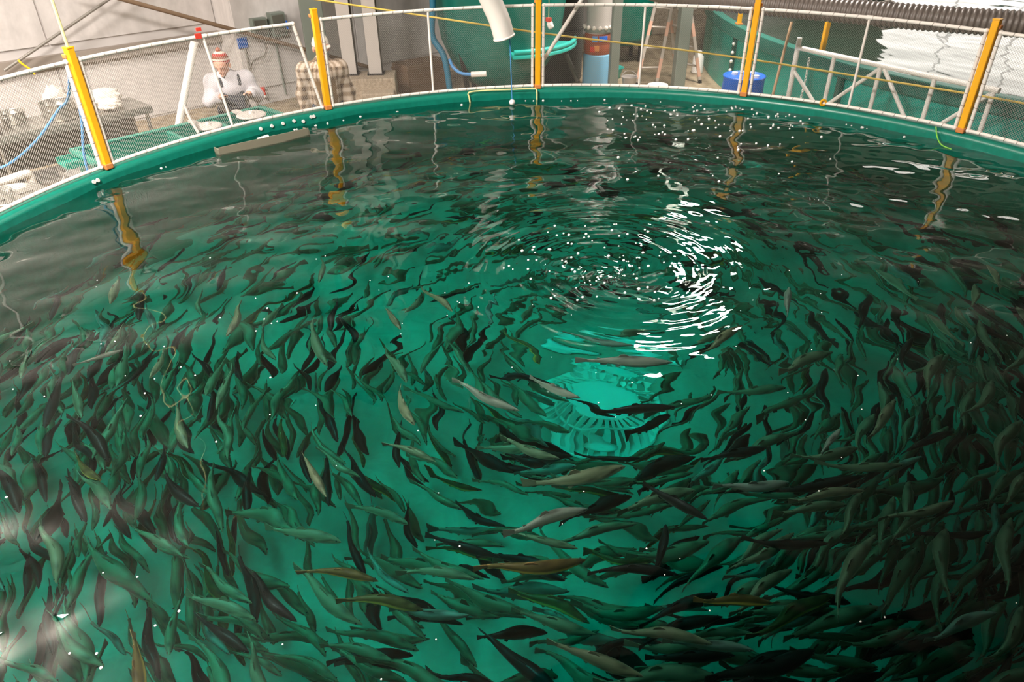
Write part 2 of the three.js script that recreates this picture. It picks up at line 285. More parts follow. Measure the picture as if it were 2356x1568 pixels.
// the shoal: circling anticlockwise, thickest on the near right
{
  const words = { olive: 'olive brown', dark: 'blackish', silver: 'greyish', golden: 'yellowish' };
  const where = (x, z) => z < -4.9 ? 'beyond the whirlpool' : x < -1.1 ? (z < -3 ? 'at the far left' : 'at the near left') : x > 1.35 ? (z < -3 ? 'at the far right' : 'at the near right') : z > -2.2 ? (x < .1 ? 'left of the near middle' : 'right of the near middle') : x < .3 ? 'left of the drain' : 'around the drain';
  let made = 0, tries = 0; const rest = [], MOST = 2300;
  while (tries++ < 160000 && (made < 281 || rest.length < MOST)) {
    const a = R() * 2 * Math.PI, r = .35 + 3.95 * Math.sqrt(R()), x = TC.x + r * Math.cos(a), z = TC.z + r * Math.sin(a);
    if (z > -.5 || Math.abs(x) > (made < 281 ? .3 : 1.1) + 1.0 * -z) continue; // where the view reaches, and a little beyond
    const crowd = x > .5 && z > -3.2 - .4 * (x - 1) && z > -1.15 - .95 * x;
    if (z < -4.3 && R() < .8) continue;
    if (!crowd && R() < (made < 281 ? .5 : .55)) continue;
    if (!crowd && x > -1.5 && x < .35 && z > -3.7 && z < -1.3 && R() < .45) continue; // the shoal is thin left of the drain
    const single = made < 281 && z > -4.6;
    const deep = single ? .14 + (crowd ? .5 : .95) * R() ** 1.2 : (crowd ? .25 + 1.2 * R() : z < -4.2 ? 1.1 + .75 * R() : .75 + 1.1 * R()), y = WATER - deep, L = .31 + .19 * R();
    const yaw = Math.PI / 2 - a + (R() - .5) * .95;
    if (!(Math.hypot(x - TC.x, z - TC.z) > .75 || y > -.5)) continue;
    if (Math.abs(x - .64) < .42 && Math.abs(z + 2.8 + .66 * deep) < .42 && R() < .8) continue; // and few cross over the drain's outflow
    const pts = fits(x, y, z, yaw, L, L * (single ? .25 : crowd ? .14 : .17)); if (!pts) continue;
    axes.push(...pts);
    const q = R(), pal = q < .22 ? 'dark' : q < .9 ? 'olive' : q < .96 ? 'silver' : 'golden', k = Math.floor(R() * 5);
    if (single) { const w = where(x, z); trout(x, y, z, yaw, L, pal, k, (R() - .5) * .35, `${L < .37 ? 'small' : L < .44 ? 'mid sized' : 'large'} ${words[pal]} trout ${k === 0 ? 'swimming straight' : k % 2 ? 'bending right' : 'bending left'} ${deep < .35 ? 'just under the surface' : deep < .7 ? 'in mid water' : 'deep down'} ${w}`, 'trout circling in the round tank'); made++; }
    else if (rest.length < MOST) rest.push([x, y, z, yaw, L, pal, k]);
  }
  const shoal = thing('trout_shoal', 'deeper trout crowding the green tank below the nearer ones', 'fish shoal', [0, 0, 0]); shoal.userData.kind = 'stuff';
  for (const p of Object.keys(shapes)) for (let v = 0; v < 5; v++) {
    const list = rest.filter((f) => f[5] === p && f[6] === v), o = new THREE.InstancedMesh(shapes[p][v], fishMat, list.length), d = new THREE.Object3D();
    list.forEach(([x, y, z, yaw, L], i) => { d.position.set(x, y, z); d.rotation.set(0, yaw, 0); d.scale.setScalar(L); d.updateMatrix(); o.setMatrixAt(i, d.matrix); });
    o.name = 'shoal_fish'; o.userData.kind = 'stuff'; shoal.add(o);
  }
}

// ---------------------------------------------------------------- fence round the tank
const FR = 4.575, ring = (deg, y, r = FR) => [TC.x + r * Math.sin(deg * rad), y, TC.z - r * Math.cos(deg * rad)];
const POSTS = [-94.9, -64.77, -34.34, -3.25, 26.62, 54.68, 84.6];
const postWords = ['', 'with a pale rope tied to its top', 'in front of the man in the plaid jacket', 'at the middle of the far rim', 'in front of the blue barrel', 'in front of the white truss', ''];
POSTS.forEach((deg, i) => {
  if (i === 0 || i === 6) return;
  const t = thing('fence_post', `yellow square fence post ${postWords[i]}`, 'post', ring(deg, RIM), -deg * rad, 'yellow posts around the round tank');
  part('tube', rbox(.062, 1.0, .062, .008, 0, .5, 0), M.yellow, t);
  part('base_block', rbox(.076, .05, .076, .01, 0, .025, 0), M.orange, t);
  part('rail_clip', rbox(.085, .035, .05, .008, 0, .94, -.03), M.orange, t);
  part('end_cap', rbox(.066, .015, .066, .004, 0, 1.003, 0), M.yellow, t);
});
function lacing(pts, r) { // cord wound round a rail
  const c = curve(pts), len = c.getLength(), n = Math.round(len / .115), gs = [];
  for (let i = 1; i < n; i++) { const p = c.getPointAt(i / n), d = c.getTangentAt(i / n); const g = new THREE.TorusGeometry(r + .0005, .0026, 4, 12); g.rotateX(.35); g.applyQuaternion(new THREE.Quaternion().setFromUnitVectors(V3(0, 0, 1), d)); g.translate(p.x, p.y, p.z); gs.push(g); }
  return gs;
}
function netPanel(d0, d1, o) {
  const t = thing('net_panel', o.label, 'fence panel', [0, 0, 0], 0, 'netted panels of the tank fence');
  const e = .78, a0 = d0 + e, a1 = d1 - e, y0 = RIM + .032, yT = RIM + .9, pr = .0165, top0 = a0 + (o.lean0 ?? 0), top1 = a1 + (o.lean1 ?? 0);
  const line = (A, B, ya, yb, n = 9) => Array.from({ length: n }, (_, i) => { const k = i / (n - 1); return ring(A + (B - A) * k, ya + (yb - ya) * k - (o.sag ?? 0) * 4 * k * (1 - k)); });
  const bottom = Array.from({ length: 9 }, (_, i) => ring(a0 + (a1 - a0) * i / 8, y0)), top = line(top0, top1, yT + (o.up0 ?? 0), yT + (o.up1 ?? 0));
  part('top_rail', tube(top, pr, 36, 10), M.pvc, t); part('bottom_rail', tube(bottom, pr, 36, 10), M.pvc, t);
  for (const [A, B, y] of [[a0, top0, top[0][1]], [a1, top1, top[8][1]]]) {
    const p = ring(A, y0), q = ring(B, y); part('side_rail', rod(p, q, pr), M.pvc, t);
    for (const c of [p, q]) part('elbow', new THREE.SphereGeometry(.0225, 14, 10).translate(...c), M.pvc, t);
  }
  for (const k of o.mids ?? []) { const p = ring(a0 + (a1 - a0) * k, y0), i = k * 8, f = Math.floor(i), q = top[f].map((v, j) => v + (top[f + 1][j] - v) * (i - f)); part('mid_rail', rod(p, q, .013), M.pvc, t); part('tee', rod(q.map((v, j) => v + (top[f + 1][j] - top[f][j]) * -.12), q.map((v, j) => v + (top[f + 1][j] - top[f][j]) * .12), .021), M.pvc, t); }
  part('lacing_cord', merge([...lacing(top, pr), ...lacing(bottom, pr), ...lacing([ring(a0, y0), ring((a0 + top0) / 2, (y0 + top[0][1]) / 2), ring(top0, top[0][1])], pr), ...lacing([ring(a1, y0), ring((a1 + top1) / 2, (y0 + top[8][1]) / 2), ring(top1, top[8][1])], pr)]), M.cordDark, t);
  // diamond net: thin three-sided twine
  const W = FR * (a1 - a0) * rad, H = .86, pitch = o.pitch ?? .024, pos = [], P = (u, v) => { const k = v / H, A = a0 + (top0 - a0) * k, B = a1 + (top1 - a1) * k, d = A + (B - A) * u / W, f = Math.min(7.999, u / W * 8), fi = Math.floor(f), ty = top[fi][1] + (top[fi + 1][1] - top[fi][1]) * (f - fi); return V3(...ring(d, y0 + (ty - y0) * k)); };
  const strand = (u0, v0, u1, v1) => {
    const L = Math.hypot(u1 - u0, v1 - v0), n = Math.max(1, Math.ceil(L / .3)), w = o.twine ?? .0009;
    for (let i = 0; i < n; i++) {
      const p = P(u0 + (u1 - u0) * i / n, v0 + (v1 - v0) * i / n), q = P(u0 + (u1 - u0) * (i + 1) / n, v0 + (v1 - v0) * (i + 1) / n), d = q.clone().sub(p).normalize(), s = V3(d.y, -d.x, 0).normalize().multiplyScalar(w), k = d.clone().cross(s).normalize().multiplyScalar(w * 1.2);
      const c = [s.clone().negate().sub(k), s.clone().sub(k), k.clone()];
      for (let j = 0; j < 3; j++) { const a = c[j], b = c[(j + 1) % 3]; for (const v of [p.clone().add(a), p.clone().add(b), q.clone().add(a), p.clone().add(b), q.clone().add(b), q.clone().add(a)]) pos.push(v.x, v.y, v.z); }
    }
  };
  for (let s = -H; s < W; s += pitch) { const u0 = Math.max(0, s), v0 = u0 - s, u1 = Math.min(W, s + H), v1 = u1 - s; if (u1 > u0) { strand(u0, v0, u1, v1); strand(u0, H - v0, u1, H - v1); } }
  const g = new THREE.BufferGeometry(); g.setAttribute('position', new THREE.Float32BufferAttribute(pos, 3)); g.computeVertexNormals();
  const net = part('net', g, M.net, t); net.userData.kind = 'stuff'; return t;
}
netPanel(POSTS[0], POSTS[1], { label: 'white pipe net panel at the left edge beside the work table', mids: [.45] });
netPanel(POSTS[1], POSTS[2], { label: 'white pipe net panel with a leaning right side over the green trough', lean1: -2.2, mids: [.56], up1: -.01 });
netPanel(POSTS[2], POSTS[3], { label: 'white pipe net panel in front of the hopper tank', mids: [.5], twine: .0005 });
netPanel(POSTS[3], POSTS[4], { label: 'white pipe net panel in front of the stepladder', mids: [.5], twine: .0005 });
netPanel(POSTS[4], POSTS[5], { label: 'white pipe net panel between the barrel post and the truss post', mids: [.5], twine: .0005 });
netPanel(POSTS[5], POSTS[6], { label: 'white pipe net panel at the right edge', mids: [] });

// unseen deck above the camera, placed to darken the near right water
{
  const t = thing('unseen_shade_walkway', 'unseen steel walkway placed above the camera to darken the near right water', 'walkway', [.72, 3.82, -1.75], 39.4 * rad);
  part('deck', box(5.2, .05, 2.6, 0, 0, 0), M.steelDull, t);
  for (const z of [-1.27, 1.27]) part('edge_beam', box(5.2, .16, .06, 0, -.06, z), M.galv, t);
  for (const x of [-2.4, -.8, .8, 2.4]) part('cross_beam', box(.06, .1, 2.5, x, -.07, 0), M.galv, t);
  for (const x of [-2.5, 0, 2.5]) for (const z of [-1.27, 1.27]) part('hanger', rod([x, 0, z], [x, 3.36, z], .014, 8), M.steelDull, t);
  for (const z of [-1.27, 1.27]) part('handrail', rod([-2.55, 1.05, z], [2.55, 1.05, z], .022, 10), M.galv, t);
}

// things hung on or beside the rim
{
  const p0 = [-2.8, 0, -6.81], t = thing('skimmer_trough', 'tan plastic trough fixed inside the rim at the waterline', 'trough', [-2.46, 1.0, -7.11], Math.atan2(.62, .73));
  const s = new THREE.Shape(); s.moveTo(-.06, .07); s.lineTo(-.06, -.03); s.absarc(0, -.03, .06, Math.PI, Math.PI * 2, false); s.lineTo(.06, .03); s.lineTo(.052, .03); s.lineTo(.052, -.03); s.absarc(0, -.03, .052, Math.PI * 2, Math.PI, true); s.lineTo(-.052, .07);
  const g = new THREE.ExtrudeGeometry(s, { depth: .94, bevelEnabled: false }); g.translate(0, 0, -.47); g.rotateY(-Math.PI / 2); g.rotateY(Math.PI); part('channel', g, M.plastic, t);
  for (const k of [-1, 1]) part('end_plate', box(.012, .12, .12, k * .47, -.01, 0), M.plastic, t);
  part('outlet', rod([-.05, .04, .0], [.06, .05, .0], .025), M.pvc, t);
}
{
  const t = thing('hanging_pipe', 'thick white pipe hanging above the far rim with a drop line', 'pipe', [0, 0, 0]);
  const c = [[-.36, 2.9, -8.2], [-.24, 2.3, -8.3], [-.17, 2.1, -8.34], [-.09, 1.92, -8.36], [-.04, 1.74, -8.37]];
  part('tube', new THREE.TubeGeometry(curve(c), 24, .115, 20, false), M.pvc, t);
  part('mouth', new THREE.TorusGeometry(.112, .012, 8, 24).applyQuaternion(new THREE.Quaternion().setFromUnitVectors(V3(0, 0, 1), V3(.05, -.18, -.01).normalize())).translate(-.04, 1.74, -8.37), M.pvc, t);
  part('hanger', rod([-.36, 2.85, -8.2], [-.5, 7.2, -8.1], .012, 6), M.steelDull, t);
  const f = thing('float_switch', 'small white ball float on a thin line under the hanging pipe', 'float', [.04, 1.04, -8.37]);
  part('line', rod([0, .03, 0], [-.02, .74, 0], .006, 6), M.blueHose, f); part('ball', new THREE.SphereGeometry(.034, 20, 14).scale(1, .95, 1), M.white, f); part('weight_line', rod([0, -.04, 0], [0, -.03, 0], .004, 6), M.white, f);
}
single('cord_frame', tube([[-.45, .99, -8.54], [-.46, 1.06, -8.545], [-.46, 1.11, -8.55], [-.3, 1.118, -8.6], [0, 1.118, -8.63], [.29, 1.118, -8.65], [.33, 1.1, -8.645], [.335, .99, -8.645]], .009, 60, 6), M.ropePale, 'pale tube bent into a low frame inside the far rim', 'tube');
single('green_rope', tube([[4.16, 1.12, -6.95], [4.13, 1.06, -6.83], [4.14, 1.01, -6.74], [4.2, .99, -6.66]], .006, 20, 6), M.lime, 'short green cord hanging into the water at the right rim', 'rope');
single('yellow_tie', new THREE.TorusGeometry(.028, .013, 8, 16).translate(...ring(37.4, RIM + .04, 4.555)), M.yellow, 'small yellow ring tied to the right rail', 'tie');
single('orange_tape', merge([box(.06, .045, .012, 0, 0, .018), box(.05, .03, .012, .03, .05, -.01)]).rotateY(.8).translate(...ring(-49.7, RIM + .905)), M.red, 'red tape wrapped on the top rail near the left', 'tape');
single('mooring_rope', tube([[-2.85, 2.16, -9.0], [-1.94, 2.02, -9.0], [.37, 1.67, -9.0], [2.35, 1.42, -9.0], [4.01, 1.26, -8.4], [5.05, 1.276, -7.2], [5.5, 1.25, -6.6]], .011, 80, 6), M.rope, 'long yellow rope slanting down behind the far fence', 'rope');
single('post_rope', rod([...ring(-64.77, RIM + 1.0)], [...ring(-65.2, 7.18)], .012, 8), M.ropePale, 'pale yellow rope rising from the leftmost post', 'rope');
single('knot_tail', tube([[-3.95, 2.02, -6.1], [-3.93, 1.99, -6.1], [-3.88, 1.93, -6.12], [-3.87, 1.9, -6.12]], .008, 16, 6), M.yellow, 'short yellow cord end tied at the left panel', 'cord');
single('blue_hose', tube([[-3.66, 2.0, -6.28], [-3.74, 1.82, -6.36], [-4.0, 1.56, -6.66], [-4.28, 1.4, -6.92], [-4.64, 1.1, -7.02], [-5.14, .8, -7.25], [-5.42, .7, -7.2], [-6.0, .55, -6.8]], .013, 60, 8), M.blueHose, 'blue hose sweeping down to the left from the first post', 'hose');
single('blue_drop_hose', tube([[-3.64, 1.95, -6.26], [-3.65, 1.8, -6.26], [-3.78, 1.45, -6.4], [-3.87, 1.1, -6.4], [-3.9, .6, -6.4], [-3.95, .02, -6.45]], .013, 40, 8), M.blueHose, 'blue hose hanging straight down by the first post', 'hose');
single('brace_pipe', rod([.92, 2.16, -8.86], [.41, 1.39, -8.84], .022, 12), M.pvc, 'slanting white pipe right of the middle post', 'pipe');

// ---------------------------------------------------------------- left side: table, trough, people, wall fittings
{
  const t = thing('work_table', 'stainless steel work table against the left wall', 'table', [-4.4, 0, -9.0], Math.atan2(.73, -.68) + 0);
  // local +x runs along the front edge towards the left of the photo, local -z to the wall side
  const L = 3.4, D = .62, s = 1; t.rotation.y = Math.atan2(-.73, -.68);
  part('top', rbox(L, .04, D, .008, L / 2, .88, D / 2), M.steel, t);
  part('front_lip', box(L, .07, .015, L / 2, .85, .0), M.steel, t);
  part('lower_shelf', box(L - .1, .03, D - .08, L / 2, .28, D / 2), M.steelDull, t);
  part('back_panel', box(L - .1, .5, .015, L / 2, .58, D - .06), M.steelDull, t);
  for (const x of [.06, L / 2, L - .06]) for (const z of [.06, D - .06]) part('leg', cyl(.022, .022, .86, x, .43, z, 10), M.steel, t);
}
const tableAt = (u, d) => [-4.4 - .6816 * u - .7317 * d, -9.0 + .7317 * u - .6816 * d]; // u along the front edge, d into the table
function pot(u, d, r, h, label) { const [x, z] = tableAt(u, d), t = thing('cooking_pot', label, 'pot', [x, .9, z], 0, 'steel pots on the work table'); part('body', lathe([[0, 0], [r * .95, 0], [r, .02], [r, h], [r + .012, h + .006], [r - .008, h], [r - .01, .02], [0, .012]], 36), M.steel, t); for (const s of [-1, 1]) part('handle', new THREE.TorusGeometry(.035, .006, 6, 12, Math.PI).rotateX(-Math.PI / 2).rotateY(s > 0 ? 0 : Math.PI).translate(0, h * .75, s * -r), M.steel, t); return t; }
pot(1.78, .24, .2, .2, 'wide steel pot nearest the left edge of the photo'); pot(1.38, .46, .13, .13, 'low steel pan behind the left pots'); pot(.95, .24, .185, .19, 'shiny steel pot in the middle of the work table');
{
  const sack = (u, d, w, h, l, label, seed) => { const [x, z] = tableAt(u, d); const g = new THREE.SphereGeometry(1, 28, 18), p = g.attributes.position; for (let i = 0; i < p.count; i++) { const a = V3(p.getX(i), p.getY(i), p.getZ(i)), k = 1 + .22 * n3(a.x * 2 + seed, a.y * 2, a.z * 2) + .1 * n3(a.x * 6, a.y * 6 + seed, a.z * 6); p.setXYZ(i, a.x * w * k, Math.max(-.55, a.y) * h * k, a.z * l * k); } g.computeVertexNormals(); g.translate(0, h * .6, 0); const o = single('plastic_sack', g, M.bag, label, 'sack', 'crumpled sacks on the work table'); o.position.set(x, .925, z); o.rotation.y = .8; };
  sack(.86, .56, .13, .17, .06, 'crumpled pale sack standing behind the shiny pot', 1); sack(.42, .42, .24, .11, .13, 'white crumpled sack at the right end of the work table', 4); sack(.42, .14, .13, .07, .09, 'small flat sack in front of the white one', 8);
}
{ // green trough with partitions, parallel to the wall
  const t = thing('green_trough', 'long green fibreglass trough with partitions behind the left rim', 'trough', [-4.28, 0, -6.97], Math.PI / 4 + .02);
  const L = 2.02, D = .62, top = 1.0, bot = .45;
  part('back_wall', box(L, top - bot, .03, L / 2, (top + bot) / 2, 0), M.teal, t); part('front_wall', box(L, top - bot - .05, .03, L / 2, (top + bot) / 2 - .025, D), M.teal, t);
  for (const x of [0, L]) part('end_wall', box(.03, top - bot, D, x, (top + bot) / 2, D / 2), M.teal, t);
  for (const x of [.92, 1.44]) part('partition', rbox(.04, top - bot - .02, D, .01, x, (top + bot) / 2, D / 2), M.teal, t);
  part('bottom', box(L, .03, D, L / 2, bot, D / 2), M.teal, t); part('rim_lip', merge([box(L + .08, .025, .07, L / 2, top, -.02), box(.07, .025, D, -.02, top, D / 2), box(.07, .025, D, L + .02, top, D / 2)]), M.teal, t);
  for (const x of [.12, L - .12]) for (const z of [.1, D - .1]) part('leg', box(.06, bot, .06, x, bot / 2, z), M.steelDull, t);
  part('spout', merge([box(.2, .02, .26, -.12, .955, .25), box(.2, .06, .015, -.12, .98, .12), box(.2, .06, .015, -.12, .98, .38)]), M.teal, t);
  const lid = (x, z, r, label) => { const w = t.localToWorld.bind(t); t.updateMatrixWorld(true); const p = w(V3(x, 1.038, z)); const o = thing('trough_lid', label, 'lid', p.toArray(), 0, 'round pale lids on the green trough'); part('disc', lathe([[0, .03], [r - .02, .028], [r, .015], [r, 0], [0, 0]], 32), M.pvcGrey, o); part('knob', cyl(.02, .024, .03, 0, .04, 0, 12), M.pvc, o); part('cross_bar', box(.06, .025, D + .04, 0, -.0125, D / 2 - z), M.pvcGrey, o); o.rotation.y = t.rotation.y; };
  lid(1.72, .36, .16, 'round pale lid in the right end of the green trough'); lid(1.2, .4, .14, 'round pale lid in the middle of the green trough');
}
single('leaning_pipe', rod([-3.46, 1.72, -8.45], [-4.13, .0, -8.1], .042, 14), M.pvc, 'thick white pipe leaning behind the green trough', 'pipe');
single('thin_standpipe', tube([[-3.58, 1.13, -8.07], [-3.5, 1.13, -7.9], [-3.3, 1.12, -7.5], [-3.06, 1.118, -7.06]], .016, 24, 8), M.pvcGrey, 'thin white pipe laid across the green trough', 'pipe');
{
  const t = thing('steel_drum', 'round stainless drum with a ribbed lid at the left edge', 'drum', [-5.15, 0, -7.02]);
  part('shell', lathe([[0, .02], [.3, .02], [.32, .06], [.32, .52], [.33, .54], [.3, .545], [.3, .5], [0, .5]], 40), M.steel, t); part('rim', new THREE.TorusGeometry(.25, .014, 8, 40).rotateX(Math.PI / 2).translate(0, .5, 0), M.steel, t);
  for (let k = 0; k < 6; k++) part('rib', beam([0, .51, 0], [.28 * Math.cos(k * 1.047), .51, .28 * Math.sin(k * 1.047)], .03, .02), M.steelDull, t);
  part('hub', cyl(.05, .06, .05, 0, .52, 0, 16), M.steel, t);
}
{
  const t = thing('steel_hopper', 'small open steel chute beside the green trough', 'chute', [-4.62, 0, -7.55], .8);
  const s = new THREE.Shape(); s.moveTo(-.2, 0); s.lineTo(.2, 0); s.lineTo(.2, .25); s.lineTo(-.2, .62); s.closePath();
  for (const z of [-.16, .16]) part('side_panel', new THREE.ExtrudeGeometry(s, { depth: .012, bevelEnabled: false }).translate(0, 0, z), M.steelDull, t);
  part('back_panel', box(.012, .62, .32, -.2, .31, 0), M.steelDull, t); part('slide', beam([-.19, .6, 0], [.19, .25, 0], .32, .012), M.pvcGrey, t); part('foot', box(.4, .02, .33, 0, .01, 0), M.steelDull, t);
}
single('elbow_pipe', tube([[-5.85, .46, -7.2], [-5.5, .5, -7.5], [-5.4, .5, -7.72], [-5.39, .47, -7.79], [-5.4, .4, -7.8], [-5.4, .0, -7.8]], .045, 40, 12), M.pvc, 'white elbow pipe in front of the work table', 'pipe');
single('floor_puck', lathe([[0, .05], [.05, .05], [.06, .03], [.06, 0], [0, 0]], 20).translate(-4.86, 0, -7.26), M.white, 'small white cap lying on the floor near the drum', 'cap');

// people
function sdfGeometry(caps, lo, size, res, smooth, color) {
  const mc = new MarchingCubes(res, undefined, false, false, 120000), h = res / 2, f = mc.field; mc.isolation = 0;
  for (let k = 0; k < res; k++) for (let j = 0; j < res; j++) for (let i = 0; i < res; i++) {
    const x = lo[0] + size * (i / res), y = lo[1] + size * (j / res), z = lo[2] + size * (k / res); let d = 1e9;
    for (const [a, b, r0, r1, sx = 1] of caps) {
      const ax = (x - a[0]) / sx, ay = y - a[1], az = z - a[2], bx = (b[0] - a[0]) / sx, by = b[1] - a[1], bz = b[2] - a[2], bb = bx * bx + by * by + bz * bz;
      const t = bb ? Math.max(0, Math.min(1, (ax * bx + ay * by + az * bz) / bb)) : 0, e = Math.hypot(ax - bx * t, ay - by * t, az - bz * t) - (r0 + (r1 - r0) * t);
      const q = Math.max(smooth - Math.abs(d - e), 0) / smooth; d = Math.min(d, e) - q * q * smooth * .25;
    }
    f[i + j * res + k * res * res] = -d;
  }
  mc.update(); const n = mc.count, g = new THREE.BufferGeometry(), p = new Float32Array(mc.positionArray.slice(0, n * 3));
  for (let i = 0; i < n; i++) for (let c = 0; c < 3; c++) p[i * 3 + c] = lo[c] + size * ((p[i * 3 + c] * h + h) / res);
  g.setAttribute('position', new THREE.BufferAttribute(p, 3)); g.setAttribute('normal', new THREE.BufferAttribute(new Float32Array(mc.normalArray.slice(0, n * 3)), 3));
  if (color) { const c = []; for (let i = 0; i < n; i++) c.push(...color(p[i * 3], p[i * 3 + 1], p[i * 3 + 2])); g.setAttribute('color', new THREE.Float32BufferAttribute(c, 3)); }
  return g;
}
function head(c, tilt, turn) { // face with brow, nose, lips, chin and ears, about 0.23 m tall, looking along +z
  const q = (x, y, z) => V3(x, y, z).applyEuler(new THREE.Euler(tilt, turn, 0, 'YXZ')).add(V3(...c)).toArray();
  const caps = [[q(0, .03, -.015), q(0, .035, .015), .088, .084], [q(0, -.04, .03), q(0, -.075, .045), .058, .036], [q(0, .012, .095), q(0, -.028, .112), .008, .014], [q(-.03, .024, .083), q(.03, .024, .083), .012, .012], [q(-.02, -.056, .088), q(.02, -.056, .088), .009, .009], [q(0, -.09, .075), q(0, -.09, .08), .018, .016], [q(-.09, .01, -.005), q(-.09, -.025, 0), .014, .01], [q(.09, .01, -.005), q(.09, -.025, 0), .014, .01]];
  return { q, geo: sdfGeometry(caps, [c[0] - .16, c[1] - .17, c[2] - .16], .33, 62, .018) };
}
function hand(w, dir, side) { // palm, four curled fingers of different length, a thumb at the side
  const D = V3(...dir).normalize(), S = V3(side, 0, .15).normalize(), W = V3(...w), p = (f, s, u) => W.clone().addScaledVector(D, f).addScaledVector(S, s).add(V3(0, 0, u)).toArray(), caps = [[p(0, 0, 0), p(.06, 0, 0), .028, .034]];
  [[-.026, .062], [-.009, .072], [.009, .07], [.026, .055]].forEach(([s, l]) => { caps.push([p(.075, s, 0), p(.075 + l * .55, s, .012), .0095, .009], [p(.075 + l * .55, s, .012), p(.075 + l, s * .95, .035), .009, .0075]); });
  caps.push([p(.015, -.034, .008), p(.055, -.058, .024), .012, .011], [p(.055, -.058, .024), p(.085, -.05, .036), .011, .009]);
  return sdfGeometry(caps, [w[0] - .15, w[1] - .18, w[2] - .15], .32, 60, .012);
}
function person(label, pos, turn, J, clothes) {
  const t = thing('person', label, 'person', pos, turn), hd = head(J.head, J.tilt, J.look);
  const limb = (a, b, r0, r1) => [a, b, r0, r1], body = [[J.pelvis, J.belly, .125, .12, 1.18], [J.belly, J.chest, .12, .135, 1.25], [J.shoulderL, J.shoulderR, .07, .07], [J.chest, J.neck, .07, .055], [J.neck, J.head, .052, .055]];
  const arms = [['L', J.shoulderL, J.elbowL, J.wristL], ['R', J.shoulderR, J.elbowR, J.wristR]].flatMap(([, s, e, w]) => [limb(s, e, .056, .045), limb(e, w, .043, .03)]);
  const legs = [[J.hipL, J.kneeL, J.ankleL], [J.hipR, J.kneeR, J.ankleR]].flatMap(([h, k, a]) => [limb(h, k, .085, .06), limb(k, a, .06, .04), limb(a, [a[0], a[1] - .04, a[2] + .13], .045, .035)]);
  const all = sdfGeometry([...body, ...arms, ...legs], [-.95, -.06, -.95], 1.9, 100, .05);
  const dirOf = (e, w) => w.map((v, i) => v - e[i]);
  part('body', mergeGeometries([all, hd.geo, hand(J.wristL, dirOf(J.elbowL, J.wristL), -1), hand(J.wristR, dirOf(J.elbowR, J.wristR), 1)].map(bare)), M.skin, t);
  const grow = (caps, e) => caps.map(([a, b, r0, r1, s]) => [a, b, r0 + e, r1 + e, s]);
  part('trousers', sdfGeometry(grow([[J.pelvis, J.belly, .125, .11, 1.18], ...legs.filter((_, i) => i % 3 !== 2)], .016), [-.7, .0, -.75], 1.35, 80, .05), clothes.trousers, t);
  for (const a of [J.ankleL, J.ankleR]) part('boot', sdfGeometry(grow([limb([a[0], a[1] + .2, a[2]], a, .055, .05), limb(a, [a[0], a[1] - .03, a[2] + .15], .05, .045)], .014), [a[0] - .2, a[1] - .14, a[2] - .15], .48, 44, .03), M.boot, t);
  const jg = sdfGeometry(grow([...body.slice(0, 3), [J.chest, J.neck, .07, .058], ...arms.map((c, i) => i % 2 ? [c[0], c[0].map((v, k) => v + (c[1][k] - v) * .96), c[2], c[3] + .008] : c)], .028), [-.8, .55, -.8], 1.6, 96, .05, clothes.pattern);
  part('jacket', jg, clothes.jacket, t);
  clothes.extra?.(t, J, hd); return t;
}
